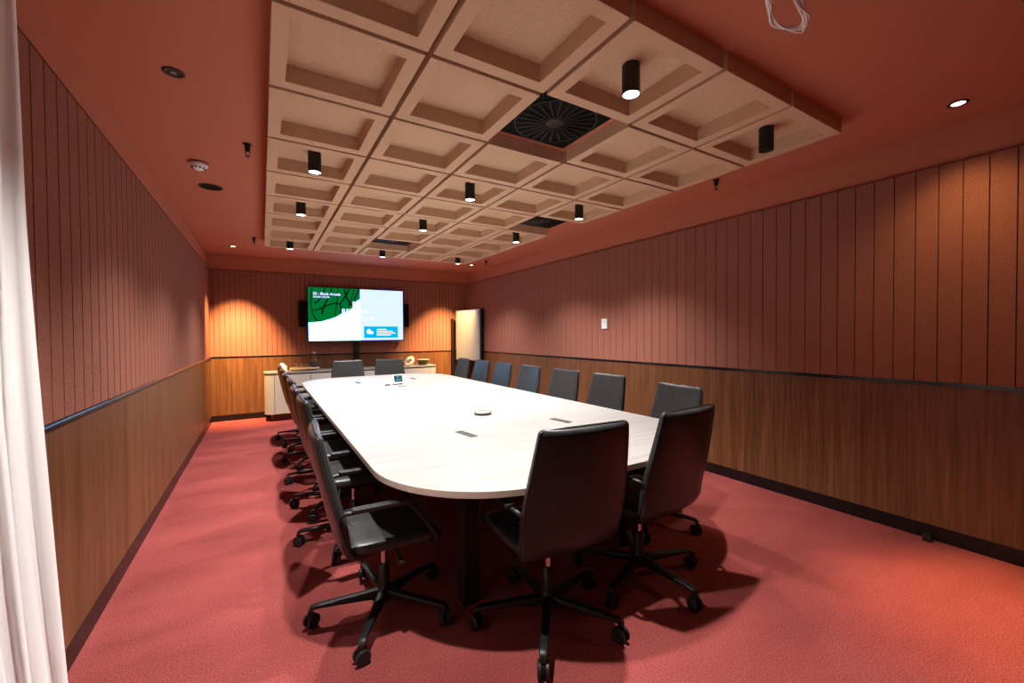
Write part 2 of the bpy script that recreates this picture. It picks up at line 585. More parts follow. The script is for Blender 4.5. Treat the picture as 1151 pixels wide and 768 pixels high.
t = thing('ceiling_speaker', 'flat round black speaker grille in the ceiling beside the smoke detector', 'speaker', (-0.364, 4.505, ZC))
bm = bmesh.new()
lathe(bm, [(0, -0.006), (0.08, -0.005), (0.086, -0.001), (0, -0.001)], 36)
obj('grille', bm, DIFFUSER, t)
bm = bmesh.new()
lathe(bm, [(0.080, -0.0065), (0.088, -0.0065), (0.090, -0.0005), (0.080, -0.0005)], 36)
obj('rim', bm, PLASTIC, t)

t = thing('smoke_detector', 'white round smoke detector on the left ceiling', 'smoke detector', (-0.391, 3.93, ZC))
bm = bmesh.new()
lathe(bm, [(0, -0.008), (0.062, -0.008), (0.062, 0), (0, 0)], 32)
obj('mounting_base', bm, PLASTIC, t)
bm = bmesh.new()
lathe(bm, [(0, -0.056), (0.020, -0.055), (0.034, -0.046), (0.052, -0.034), (0.060, -0.022), (0.060, -0.0085), (0, -0.0085)], 32)
obj('cover', bm, WHITEPL, t, True)
bm = bmesh.new()
for k in range(10):
    a = 2 * PI * k / 10
    m0 = Matrix.Rotation(a, 4, 'Z')
    vs = bx(bm, 0.034, 0.046, -0.006, 0.006, -0.046, -0.036)
    bmesh.ops.transform(bm, matrix=m0, verts=vs)
obj('vent_slots', bm, PLASTIC, t)

for x, y, lab in ((-0.065, 3.384, 'black sprinkler hanging from the ceiling near the smoke detector'),
                  (-0.070, 6.531, 'black sprinkler hanging from the ceiling in the far left corner'),
                  (3.358, 2.163, 'black sprinkler on the ceiling strip above the right wall'),
                  (3.446, 6.60, 'black sprinkler on the ceiling in the far right corner')):
    t = thing('fire_sprinkler', lab, 'sprinkler', (x, y, ZC), 0, 'black pendant sprinklers')
    bm = bmesh.new()
    lathe(bm, [(0, -0.004), (0.030, -0.003), (0.030, 0), (0, 0)], 20)
    obj('escutcheon', bm, LAMPB, t, True)
    bm = bmesh.new()
    lathe(bm, [(0, -0.055), (0.012, -0.052), (0.018, -0.03), (0.019, -0.003), (0, -0.003)], 16)
    for s in (-1, 1):
        tube(bm, [(s * 0.013, 0, -0.03), (s * 0.014, 0, -0.06), (s * 0.004, 0, -0.082)], 0.003, 6)
    obj('body', bm, LAMPB, t)
    bm = bmesh.new()
    lathe(bm, [(0, -0.088), (0.015, -0.087), (0.015, -0.083), (0, -0.082)], 16)
    obj('deflector', bm, LAMPB, t)

# loose coil of cable hanging from the ceiling
t = thing('cable_coil', 'coil of grey-white cable hanging from the ceiling at top right', 'cable', (1.62, 0.82, ZC))
random.seed(11)
for k in range(5):
    d = [random.uniform(-0.012, 0.012) for _ in range(12)]
    tip = Vector((0.24 + d[0], 0.015 + d[1], -0.10 + d[2]))
    pts = [(-0.06, 0.02, -0.001), (-0.02, 0.02 + d[3], -0.06), (0.03 + d[4], 0.03 + d[5], -0.085 + d[6]), (0.13 + d[7], 0.060 + d[8], -0.105), tip,
           (0.19 + d[9], -0.02 + d[10], -0.10), (0.11 + d[7], -0.035 + d[8], -0.09 + d[6]), (0.03, -0.03 + d[11], -0.05), (-0.03, -0.01, -0.001)]
    bm = bmesh.new()
    tube(bm, spline(pts, 8), 0.0035, 8)
    obj('cable_strand', bm, CABLE, t, True)
bm = bmesh.new()
for k in range(2):
    pts = [(0.012 + 0.028 * math.cos(a), 0.028 + 0.012 * math.sin(a), -0.072 + 0.012 * math.sin(a) + 0.004 * k) for a in [2 * PI * j / 14 for j in range(14)]]
    tube(bm, pts, 0.003, 6, True)
obj('cable_tie', bm, CABLE, t, True)

# ------------------------------------------------------------------ curtain along the near left wall
bm = bmesh.new()
NU, NV = 220, 40
grid = []
for j in range(NV + 1):
    z = 0.012 + (ZC - 0.06 - 0.012) * j / NV
    h = max(0.0, 1.75 - z)
    ye = 1.80 + 0.045 * h + 0.052 * h * h
    row = []
    for i in range(NU + 1):
        u = i / NU
        y = ye - (1 - u) * 2.3
        ph = (1 - u) * 2.3 / 0.105 * 2 * PI
        amp = 0.017 + 0.006 * math.sin(3.1 * u + 1)
        x = -0.605 + amp * math.sin(ph + 0.5 * math.sin(ph * 0.31) + 0.25 * math.sin(2.2 * z)) + 0.010 * math.sin(ph * 0.47 + 1.3 * z)
        row.append(bm.verts.new((x, y + 0.012 * math.sin(2 * ph + z), z)))
    grid.append(row)
for j in range(NV):
    for i in range(NU):
        bm.faces.new((grid[j][i], grid[j][i + 1], grid[j + 1][i + 1], grid[j + 1][i]))
t = thing('curtain', 'white floor-length curtain gathered at the left edge of the photo', 'curtain', (0, 0, 0))
o = obj('curtain_fabric', bm, CURTAIN, t, True)
sm = o.modifiers.new('solid', 'SOLIDIFY')
sm.thickness = 0.0025
obj('curtain_track', box(-0.63, -0.58, -0.5, 1.84, ZC - 0.05, ZC - 0.001), LAMPB, t)

# ------------------------------------------------------------------ conference table
TX0, TX1, TY0, TY1, TZ = 0.445, 2.535, 1.43, 6.77, 0.74


def round_rect(x0, x1, y0, y1, r, n=16, bow=0.0):
    pts = []
    for cx, cy, a0 in ((x1 - r, y1 - r, 0), (x0 + r, y1 - r, PI / 2), (x0 + r, y0 + r, PI), (x1 - r, y0 + r, 3 * PI / 2)):
        for k in range(n + 1):
            a = a0 + PI / 2 * k / n
            pts.append((cx + r * math.cos(a), cy + r * math.sin(a)))
    return pts


t = thing('conference_table', 'long pale ash conference table with rounded corners in the room centre', 'table', (0, 0, 0))
bm = bmesh.new()
prism(bm, round_rect(TX0, TX1, TY0, TY1, 0.60, 24), TZ - 0.030, TZ, 0, 1)
obj('tabletop', bm, [TABLE, TEDGE], t, bevel=0.002)
for yy in (1.95, 4.10, 6.25):
    for xx in (0.90, 2.08):
        ly = 2.05 if (xx > 1.5 and yy < 2) else yy
        obj('leg', box(xx - 0.045, xx + 0.045, ly - 0.045, ly + 0.045, 0.0, TZ - 0.09), TLEG, t, bevel=0.006)
bm = bmesh.new()
for xx in (0.90, 2.08):
    bx(bm, xx - 0.04, xx + 0.04, 1.85, 6.35, TZ - 0.09, TZ - 0.0305)
for yy in (1.95, 4.10, 6.25):
    bx(bm, 0.80, 2.18, yy - 0.03, yy + 0.03, TZ - 0.0895, TZ - 0.031)
obj('underframe', bm, TLEG, t)


# table-top items
def power_strip(x, y, rz, lab):
    t = thing('table_power_module', lab, 'power socket', (x, y, TZ), rz, 'power modules set into the table')
    obj('module_frame', box(-0.026, 0.026, -0.092, 0.092, 0.0, 0.004), mat('module_grey', (0.05, 0.047, 0.045), 0.4), t, bevel=0.001)
    for k in (-1, 0, 1):
        bm = bmesh.new()
        lathe(bm, [(0, 0.0055), (0.019, 0.0055), (0.022, 0.004), (0, 0.004)], 20, (0, k * 0.058, 0))
        obj('socket', bm, PLASTIC, t)


power_strip(1.115, 2.43, R(10), 'black three-socket power module on the table, near left one')
power_strip(1.878, 2.43, R(8), 'black three-socket power module on the table, near right one')
power_strip(1.10, 5.86, 0, 'black power module on the far table end, left one')
power_strip(1.886, 5.95, 0, 'black power module on the far table end, right one')

t = thing('conference_microphone', 'round silver conference microphone puck in the middle of the table', 'microphone', (1.51, 2.97, TZ))
bm = bmesh.new()
lathe(bm, [(0, 0), (0.066, 0), (0.070, 0.004), (0.070, 0.016), (0, 0.016)], 36)
obj('base_ring', bm, PLASTIC, t, True)
bm = bmesh.new()
lathe(bm, [(0.071, 0.012), (0.072, 0.019), (0.068, 0.025), (0.050, 0.029), (0, 0.030), ], 36)
obj('top_cover', bm, mat('silver_puck', (0.22, 0.22, 0.22), 0.35, 0.5, 0.3), t, True)

t = thing('touch_control_panel', 'small teal-screened touch panel standing on the far end of the table', 'touch panel', (1.505, 5.34, TZ), R(12))
b = bmesh.new()
bx(b, -0.075, 0.075, -0.008, 0.008, 0.0, 0.118)
bmesh.ops.transform(b, matrix=Matrix.Translation((0, 0, 0.012)) @ Matrix.Rotation(R(-18), 4, 'X'), verts=b.verts)
o = obj('panel_body', b, mat('panel_white', (0.7, 0.7, 0.7), 0.35), t, bevel=0.003)
b = bmesh.new()
bx(b, -0.058, 0.058, -0.0095, -0.0083, 0.022, 0.108)
bmesh.ops.transform(b, matrix=Matrix.Translation((0, 0, 0.012)) @ Matrix.Rotation(R(-18), 4, 'X'), verts=b.verts)
scr = obj('screen', b, PAD_TEAL, t)
b = bmesh.new()
for x0, x1, z0, z1 in ((-0.018, 0.006, 0.078, 0.10), (-0.035, 0.035, 0.040, 0.060)):
    bx(b, x0, x1, -0.0102, -0.0096, z0, z1)
bmesh.ops.transform(b, matrix=Matrix.Translation((0, 0, 0.012)) @ Matrix.Rotation(R(-18), 4, 'X'), verts=b.verts)
obj('screen_icons', b, PAD_PALE, scr)
b = bmesh.new()
bx(b, -0.055, 0.055, 0.0, 0.075, 0.0, 0.010)
obj('stand_foot', b, PLASTIC, t, bevel=0.003)
o = obj('presentation_remote', box(-0.055, 0.055, -0.016, 0.016, 0, 0.012), mat('grey_remote', (0.22, 0.22, 0.21), 0.4), None, bevel=0.004)
o.location = (1.49, 5.13, TZ)
o.rotation_euler = (0, 0, R(5))
tag(o, 'slim grey remote lying in front of the touch panel', 'remote')
o = obj('dongle', box(-0.03, 0.03, -0.022, 0.022, 0, 0.014), PLASTIC, None, bevel=0.004)
o.location = (1.36, 5.33, TZ)
o.rotation_euler = (0, 0, R(-20))
tag(o, 'small black dongle on the table left of the touch panel', 'dongle')


# ------------------------------------------------------------------ chairs
def sq(n, e, cx=0.0):
    out = []
    for k in range(n):
        a = 2 * PI * k / n
        c, s = math.cos(a), math.sin(a)
        out.append((math.copysign(abs(c) ** (2 / e), c), math.copysign(abs(s) ** (2 / e), s)))
    return out


def back_curve():
    # centre line (y, z, half width, thickness) from under the seat up to the top edge
    key = [(-0.07, 0.418, 0.190, 0.030), (-0.135, 0.420, 0.222, 0.044), (-0.180, 0.436, 0.240, 0.056), (-0.208, 0.475, 0.248, 0.063),
           (-0.225, 0.53, 0.251, 0.066), (-0.242, 0.60, 0.251, 0.066), (-0.266, 0.70, 0.246, 0.064), (-0.289, 0.80, 0.236, 0.060),
           (-0.310, 0.90, 0.224, 0.054), (-0.320, 0.955, 0.217, 0.048)]
    pts = []
    V = [Vector(k) for k in [(a, b, c) for a, b, c, d in key]]
    for i in range(len(key) - 1):
        for k in range(4):
            f = k / 4
            p0, p1, p2, p3 = [key[j] for j in (max(i - 1, 0), i, i + 1, min(i + 2, len(key) - 1))]
            pts.append(tuple(0.5 * (2 * b + (c - a) * f + (2 * a - 5 * b + 4 * c - d) * f * f + (3 * b - a - 3 * c + d) * f ** 3) for a, b, c, d in zip(p0, p1, p2, p3)))
    pts.append(key[-1])
    # rounded top corners
    y, z, w, th = key[-1]
    for k in range(1, 6):
        a = PI / 2 * k / 5
        pts.append((y - 0.0055 * math.sin(a), z + 0.026 * math.sin(a), w - 0.022 * (1 - math.cos(a)), th * (1 - 0.72 * (1 - math.cos(a)))))
    return pts


BC = back_curve()


def back_loops(n=40):
    loops = []
    S_ = sq(n, 5.5)
    for i, (y, z, w, th) in enumerate(BC):
        a, b = BC[max(i - 1, 0)], BC[min(i + 1, len(BC) - 1)]
        if i > len(BC) - 6:
            ty, tz = -0.2, 1.0
        else:
            ty, tz = b[0] - a[0], b[1] - a[1]
        l = math.hypot(ty, tz)
        ny, nz = tz / l, -ty / l            # normal towards the sitter
        lp = []
        for sx, st in S_:
            cup = 0.022 * sx * sx * min(1.0, max(0.0, (z - 0.42) / 0.15))
            pillow = 1.0 - 0.25 * sx * sx
            off = st * th / 2 * pillow + cup
            lp.append((sx * w, y + ny * off, z + nz * off))
        loops.append(lp)
    return loops


def make_chair():
    t = thing('office_swivel_chair', 'x', 'chair')
    bm = bmesh.new()
    loft(bm, back_loops())
    bk = obj('backrest', bm, LEATHER, t, True)
    # piping round the rear edge of the shell
    pp = []
    for i, (y, z, w, th) in enumerate(BC):
        if z < 0.432:
            continue
        pp.append((w + 0.001, y + 0.020 - th * 0.16, z))
    line = [(-p[0], p[1], p[2]) for p in pp] + [(x * BC[-1][2] * 0.96, BC[-1][0] + 0.010, BC[-1][1] + 0.003) for x in (-0.8, -0.4, 0, 0.4, 0.8)] + pp[::-1]
    bm = bmesh.new()
    tube(bm, line, 0.0045, 8)
    obj('piping', bm, PIPING, bk, True)
    bm = bmesh.new()
    tube(bm, [(x * 0.245, -0.203 + 0.022 * x * x, 0.585) for x in [k / 8 - 1 for k in range(17)]], 0.003, 6)
    obj('cushion_seam', bm, PIPING, bk, True)
    # seat pad
    loops = []
    S_ = sq(36, 5)
    for y, zc, w, th in ((-0.205, 0.452, 0.185, 0.020), (-0.19, 0.455, 0.215, 0.040), (-0.15, 0.455, 0.236, 0.056), (-0.05, 0.455, 0.246, 0.062), (0.08, 0.456, 0.248, 0.064),
                         (0.17, 0.455, 0.244, 0.062), (0.215, 0.450, 0.238, 0.054), (0.238, 0.442, 0.226, 0.040), (0.250, 0.435, 0.200, 0.018)):
        loops.append([(sx * w, y, zc + st * th / 2 - 0.006 * (1 - sx * sx)) for sx, st in S_])
    bm = bmesh.new()
    loft(bm, loops)
    obj('seat', bm, LEATHER, t, True)
    # arms
    for s in (-1, 1):
        bm = bmesh.new()
        pts = spline([(s * 0.236, -0.235, 0.60), (s * 0.262, -0.225, 0.640), (s * 0.276, -0.18, 0.650), (s * 0.280, -0.05, 0.652), (s * 0.280, 0.045, 0.650), (s * 0.278, 0.080, 0.630),
                      (s * 0.268, 0.185, 0.48), (s * 0.255, 0.195, 0.430), (s * 0.20, 0.18, 0.412), (s * 0.10, 0.12, 0.410)], 6)
        tube(bm, pts, 0.0095, 10)
        ar = obj('armrest', bm, BLACKMET, t, True)
        bm = bmesh.new()
        prism(bm, [(s * 0.280 + p[0], p[1]) for p in round_rect(-0.022, 0.022, -0.185, 0.085, 0.015, 5)], 0.655, 0.670)
        obj('arm_pad', bm, PLASTIC, ar, bevel=0.003)
    # mechanism, lift, base
    bm = bmesh.new()
    loops = []
    for z, hx, hy in ((0.345, 0.035, 0.045), (0.365, 0.060, 0.090), (0.395, 0.085, 0.120), (0.420, 0.10, 0.135)):
        loops.append([(a * hx, b * hy, z) for a, b in sq(24, 4)])
    loft(bm, loops)
    tube(bm, [(0.06, 0.02, 0.385), (0.17, 0.03, 0.38), (0.235, 0.03, 0.372)], 0.006, 8)
    bx(bm, 0.225, 0.27, 0.018, 0.042, 0.366, 0.376)
    obj('tilt_mechanism', bm, PLASTIC, t)
    bm = bmesh.new()
    lathe(bm, [(0, 0.245), (0.0155, 0.245), (0.0155, 0.350), (0, 0.350)], 20)
    smooth_by_angle(obj('gas_lift_rod', bm, ALU, t))
    bm = bmesh.new()
    lathe(bm, [(0, 0.062), (0.036, 0.066), (0.044, 0.085), (0.044, 0.112), (0.030, 0.128), (0.026, 0.150), (0.026, 0.250), (0.020, 0.258), (0, 0.258)], 24)
    smooth_by_angle(obj('base_column', bm, BLACKMET, t))
    # one spoke of the star base with its caster, copied five times
    bm = bmesh.new()
    loops = []
    for r_, z0, z1, hw in ((0.030, 0.078, 0.128, 0.022), (0.10, 0.084, 0.122, 0.0225), (0.20, 0.088, 0.115, 0.020), (0.29, 0.090, 0.109, 0.018), (0.325, 0.088, 0.106, 0.0175),
                           (0.346, 0.080, 0.099, 0.016), (0.354, 0.066, 0.082, 0.013)):
        zc, hz = (z0 + z1) / 2, (z1 - z0) / 2
        loops.append([(r_ + 0.15 * sz * hz * (1 if r_ > 0.3 else 0), sx * hw, zc + sz * hz) for sx, sz in sq(20, 5)])
    loft(bm, loops)
    lg = obj('leg', bm, BLACKMET, t, True)
    smooth_by_angle(lg, 50)
    bm = bmesh.new()
    for s in (-1, 1):
        for a, b in ((0.0085, 0.0245),):
            lo = []
            for yy, rr in ((a, 0.028), (a + 0.001, 0.033), (b - 0.004, 0.034), (b, 0.030)):
                lo.append([(rr * math.cos(2 * PI * k / 24), s * yy, 0.034 + rr * math.sin(2 * PI * k / 24)) for k in range(24)])
            loft(bm, lo)
    cs = obj('caster', bm, WHEEL, lg)
    smooth_by_angle(cs, 40)
    cs.location = (0.340, 0, 0)
    bm = bmesh.new()
    tube(bm, [(0.010, 0, 0.075), (0.010, 0, 0.050)], 0.007, 10)
    bx(bm, -0.024, 0.024, -0.008, 0.008, 0.028, 0.058)
    hd = obj('fork', bm, PLASTIC, lg)
    hd.location = (0.335, 0, 0)
    for k in range(1, 5):
        l2 = lg.copy(); C.objects.link(l2); l2.rotation_euler = (0, 0, 2 * PI * k / 5)
        for ch in list(lg.children):
            c2 = ch.copy(); C.objects.link(c2); c2.parent = l2
    return t


chair0 = make_chair()
n_ch = 0


def place(x, y, head, phase, label, group, size=1.0):
    """head: compass of the sitter's gaze in degrees from +x; phase: angle of one base spoke, world degrees"""
    global n_ch
    t = chair0 if n_ch == 0 else dup(chair0)
    n_ch += 1
    t.location = (x, y, 0)
    rz = R(head - 90)
    t.rotation_euler = (0, 0, rz)
    t.scale = (size, size, size)
    t['label'] = label
    t['group'] = group
    k = 0
    for ch in t.children:
        if ch.name.startswith('leg'):
            ch.rotation_euler = (0, 0, R(phase + 72 * k) - rz)
            for cc in ch.children:
                if cc.name.startswith('caster'):
                    cc.rotation_euler = (0, 0, random.uniform(-1.2, 1.2))
            k += 1
    return t


random.seed(7)
GL, GR, GE, GF = 'chairs along the left side of the table', 'chairs along the right side of the table', 'chairs at the near end of the table', 'chairs at the far end of the table'
place(1.165, 1.615, 85, -57, 'black leather swivel chair at the near table end, left of the two', GE, 1.02)
place(1.815, 1.635, 94, -88, 'black leather swivel chair at the near table end, right of the two', GE, 1.02)
OL = ['nearest the viewer', 'second from the viewer', 'third from the viewer', 'fourth from the viewer', 'fifth from the viewer', 'sixth from the viewer', 'nearest the sideboard']
for i, (x, y, hd, ph) in enumerate(((0.505, 2.09, -3, -48), (0.525, 2.98, 1, 170), (0.52, 3.62, -1, 158), (0.53, 4.32, 2, 175), (0.515, 5.00, 0, 162), (0.515, 5.65, 1, 150), (0.51, 6.28, -1, 176))):
    place(x, y, hd, ph, 'black leather swivel chair on the left side of the table, ' + OL[i], GL, 0.972 if i == 0 else 1.0)
for i, (x, y, hd, ph) in enumerate(((2.41, 2.09, 171, 3), (2.585, 2.98, 179, 20), (2.58, 3.63, 181, 5), (2.585, 4.35, 180, 30), (2.58, 5.02, 179, 15), (2.58, 5.66, 181, 40), (2.575, 6.32, 180, 8))):
    place(x, y, hd, ph, 'black leather swivel chair on the right side of the table, ' + (OL[i] if i < 6 else 'nearest the whiteboard'), GR)
place(1.15, 6.62, -90, 20, 'black leather swivel chair at the far table end, left of the two', GF)
place(1.80, 6.62, -90, 35, 'black leather swivel chair at the far table end, right of the two', GF)

# ------------------------------------------------------------------ sideboard
SX0, SX1, SY0, SY1, SZ = 0.015, 2.93, 7.66, 8.13, 0.79


def rounded_plan(x0, x1, y0, y1, r, n=12):
    pts = [(x1, y1), (x0, y1)]
    pts += [(x0 + r - r * math.cos(PI / 2 * k / n), y0 + r - r * math.sin(PI / 2 * k / n)) for k in range(n + 1)]
    pts += [(x1 - r + r * math.sin(PI / 2 * k / n), y0 + r - r * math.cos(PI / 2 * k / n)) for k in range(n + 1)]
    return pts


t = thing('sideboard', 'long pale grey sideboard with rounded corners under the screen', 'cabinet', (0, 0, 0))
bm = bmesh.new()
prism(bm, rounded_plan(SX0 + 0.006, SX1 - 0.006, SY0 + 0.006, SY1, 0.14), 0.115, SZ - 0.045)
smooth_by_angle(obj('body', bm, CABINET, t), 30)
bm = bmesh.new()
prism(bm, rounded_plan(SX0 + 0.02, SX1 - 0.02, SY0 + 0.02, SY1, 0.13), SZ - 0.046, SZ - 0.026)
obj('shadow_gap', bm, SEAM, t)
bm = bmesh.new()
prism(bm, rounded_plan(SX0, SX1, SY0, SY1, 0.145), SZ - 0.027, SZ)
obj('cabinet_top', bm, CABTOP, t, bevel=0.003)
bm = bmesh.new()
prism(bm, rounded_plan(SX0 + 0.10, SX1 - 0.10, SY0 + 0.10, SY1, 0.06), 0.0, 0.116)
obj('plinth', bm, PLINTH, t)
nd = 5
dw = (SX1 - SX0 - 0.29) / nd
for k in range(nd):
    x0 = SX0 + 0.145 + k * dw
    d = obj('door', box(x0 + 0.005, x0 + dw - 0.005, SY0 - 0.006, SY0 + 0.0025, 0.12, SZ - 0.05), CABINET, t, bevel=0.001)

obj('door_gap_shade', box(SX0 + 0.145, SX0 + 0.145 + nd * dw, SY0 + 0.0026, SY0 + 0.0065, 0.12, SZ - 0.05), SEAM, t)  # dark strip standing in for the shade in the gaps between doors

# tray with glasses and carafe
t = thing('serving_tray', 'long oak serving board on small feet on the sideboard', 'tray', (0.615, 7.86, SZ))
obj('board', box(-0.225, 0.225, -0.085, 0.085, 0.028, 0.048), OAK, t, bevel=0.003)
for sx in (-0.20, 0.20):
    for sy in (-0.06, 0.06):
        obj('foot', cyl(0.012, 0.0, 0.0285, 14, (sx, sy, 0)), POTRIM, t)
TRZ = SZ + 0.048
gp = None
for k, gx in enumerate((0.487, 0.575, 0.66)):
    lab = 'clear drinking glass on the serving board, ' + ('farthest from the carafe', 'the middle one', 'next to the carafe')[k]
    if gp is None:
        bm = bmesh.new()
        lathe(bm, [(0, 0), (0.028, 0), (0.033, 0.02), (0.034, 0.06), (0.031, 0.085), (0.0295, 0.085), (0.0325, 0.06), (0.0315, 0.022), (0.026, 0.006), (0, 0.006)], 24)
        gp = obj('drinking_glass', bm, GLASS, None, True)
        o = gp
    else:
        o = gp.copy()
        C.objects.link(o)
    o.location = (gx, 7.85, TRZ)
    tag(o, lab, 'glass', 'drinking glasses on the serving board')
t = thing('water_carafe', 'tall clear carafe with dark label and stopper on the serving board', 'carafe', (0.765, 7.86, TRZ))
bm = bmesh.new()
lathe(bm, [(0, 0), (0.046, 0), (0.048, 0.01), (0.048, 0.12), (0.040, 0.15), (0.022, 0.175), (0.021, 0.225), (0.024, 0.23), (0.019, 0.23), (0.017, 0.178), (0.036, 0.148), (0.044, 0.12), (0.044, 0.012), (0, 0.008)], 28)
obj('bottle', bm, GLASS, t, True)
bm = bmesh.new()
lathe(bm, [(0.0485, 0.012), (0.0495, 0.014), (0.0495, 0.085), (0.0485, 0.087)], 28)
obj('label', bm, LABELM, t, True)
bm = bmesh.new()
lathe(bm, [(0, 0.215), (0.016, 0.215), (0.018, 0.23), (0.030, 0.232), (0.030, 0.262), (0, 0.264)], 24)
obj('stopper', bm, CORK, t, True)

t = thing('tissue_box', 'white tissue box on the sideboard behind the left chairs', 'tissue box', (0.29, 7.88, SZ))
obj('carton', box(-0.06, 0.06, -0.06, 0.06, 0, 0.085), WHITEPL, t, bevel=0.003)
bm = bmesh.new()
for k in range(3):
    lo = []
    for z, r_ in ((0.084, 0.030), (0.105, 0.034), (0.125, 0.022), (0.14, 0.004)):
        lo.append([(r_ * math.cos(2 * PI * j / 12) * (1 + 0.25 * math.sin(3 * j + k)) - 0.012 + 0.01 * k, 0.5 * r_ * math.sin(2 * PI * j / 12), z - 0.006 * k) for j in range(12)])
    loft(bm, lo)
obj('tissue', bm, mat('white_tissue', (0.85, 0.84, 0.82), 0.9), t, True)

# looped sculpture
t = thing('loop_sculpture', 'cream looped ring sculpture on the right of the sideboard', 'sculpture', (2.43, 7.86, SZ))
bm = bmesh.new()
pts = []
for k in range(64):
    a = 2 * PI * k / 64
    rr = 0.062 + 0.012 * math.sin(2 * a)
    pts.append((rr * math.cos(a) - 0.012, 0.022 * math.sin(2 * a + 0.4), 0.086 + rr * math.sin(a)))
tube(bm, pts, 0.023, 14, True)
obj('front_ring', bm, CREAM, t, True)
bm = bmesh.new()
pts = []
for k in range(64):
    a = 2 * PI * k / 64
    pts.append((0.050 + 0.052 * math.cos(a), 0.055 + 0.03 * math.cos(a + 1), 0.092 + 0.066 * math.sin(a)))
tube(bm, pts, 0.019, 12, True)
obj('rear_ring', bm, CREAM, t, True)
bm = bmesh.new()
tube(bm, spline([(0.045, 0.02, 0.03), (0.062, -0.012, 0.07), (0.045, -0.02, 0.112), (0.018, 0.0, 0.128)], 8), [0.02 - 0.0003 * k for k in range(25)], 12)
obj('curl', bm, CREAM, t, True)

t = thing('lidded_pot', 'dark brown pot with a flat pale lid beside the loop sculpture', 'pot', (2.70, 7.87, SZ))
bm = bmesh.new()
lathe(bm, [(0, 0), (0.070, 0), (0.080, 0.01), (0.098, 0.06), (0.106, 0.098), (0, 0.098)], 32)
smooth_by_angle(obj('pot_body', bm, DARKPOT, t))
bm = bmesh.new()
lathe(bm, [(0, 0.098), (0.120, 0.098), (0.122, 0.103), (0.120, 0.112), (0, 0.114)], 32)
smooth_by_angle(obj('lid', bm, POTRIM, t))

# ------------------------------------------------------------------ screen
TVX0, TVX1, TVZ0, TVZ1, TVY = 0.690, 2.376, 1.272, 2.244, 8.05
t = thing('wall_display', 'large wall screen showing a green and white welcome slide', 'television', (0, 0, 0))
obj('bezel', box(TVX0, TVX1, TVY, TVY + 0.06, TVZ0, TVZ1), TVB, t, bevel=0.003)
obj('wall_bracket', box(1.2, 1.86, TVY + 0.06, YB - 0.0, 1.55, 1.95), BLACKMET, t)
sx0, sx1, sz0, sz1 = 0.703, 2.364, 1.288, 2.231
SPL = 1.567


def poly(bm, pts, y, mi=0):
    f = bm.faces.new([bm.verts.new((p[0], y, p[1])) for p in pts])
    f.material_index = mi


bm = bmesh.new()
poly(bm, [(sx0, sz0), (SPL, sz0), (SPL, sz1), (sx0, sz1)], TVY - 0.0015)
scr = obj('screen_image', bm, SCR_WHITE, t)
bm = bmesh.new()
poly(bm, [(SPL, sz0), (sx1, sz0), (sx1, sz1), (SPL, sz1)], TVY - 0.0016)
obj('pale_half', bm, SCR_PALE, scr)
low = [(0.703, 1.609), (0.80, 1.614), (0.904, 1.628), (1.00, 1.657), (1.104, 1.692), (1.18, 1.728), (1.223, 1.758), (1.30, 1.800), (1.396, 1.836), (1.43, 1.88), (1.45, 1.93), (1.486, 1.985), (1.53, 2.028), (SPL, 2.045)]
bm = bmesh.new()
poly(bm, low + [(SPL, sz1), (sx0, sz1)], TVY - 0.0022)
obj('green_artwork', bm, SCR_GREEN, scr)


def low_at(x):
    for a, b in zip(low, low[1:]):
        if a[0] <= x <= b[0]:
            return a[1] + (b[1] - a[1]) * (x - a[0]) / (b[0] - a[0])
    return 2.3


bm = bmesh.new()
strokes = [[(0.76, 2.22), (0.745, 2.05), (0.755, 1.85), (0.80, 1.70), (0.87, 1.64), (1.0, 1.66)],
           [(0.97, 2.22), (0.93, 2.10), (0.86, 1.99), (0.80, 1.95)],
           [(1.08, 2.22), (1.05, 2.10), (0.99, 1.98), (0.94, 1.86), (0.92, 1.76)],
           [(1.19, 2.22), (1.18, 2.08), (1.16, 1.92), (1.14, 1.78), (1.13, 1.71)],
           [(0.79, 1.82), (0.88, 1.85), (0.96, 1.89), (1.06, 1.94), (1.16, 1.96), (1.22, 1.93), (1.24, 1.86), (1.22, 1.79)],
           [(1.30, 2.22), (1.32, 2.10), (1.37, 2.00), (1.42, 1.93)],
           [(1.47, 2.22), (1.43, 2.10), (1.39, 1.98), (1.36, 1.87)],
           [(1.55, 2.22), (1.50, 2.12), (1.46, 2.03)],
           [(1.38, 2.22), (1.33, 2.12), (1.27, 2.02), (1.22, 1.95)],
           [(1.36, 1.97), (1.44, 1.94)]]
for j, st in enumerate(strokes):
    pts = [Vector((p[0], 0, p[1])) for p in st]
    pts = spline(pts, 6)
    pts = [p for p in pts if p.z > low_at(p.x) + 0.012]
    wds = 0.0085 + 0.003 * (j % 3)
    L_, R_ = [], []
    for i, p in enumerate(pts):
        d = (pts[min(i + 1, len(pts) - 1)] - pts[max(i - 1, 0)]).normalized()
        nrm = Vector((-d.z, 0, d.x))
        L_.append(bm.verts.new((p.x + nrm.x * wds, TVY - 0.0027 - 0.0001 * j, p.z + nrm.z * wds)))
        R_.append(bm.verts.new((p.x - nrm.x * wds, TVY - 0.0027 - 0.0001 * j, p.z - nrm.z * wds)))
    for i in range(len(pts) - 1):
        bm.faces.new((L_[i], L_[i + 1], R_[i + 1], R_[i]))
obj('brush_strokes', bm, SCR_BLACK, scr)


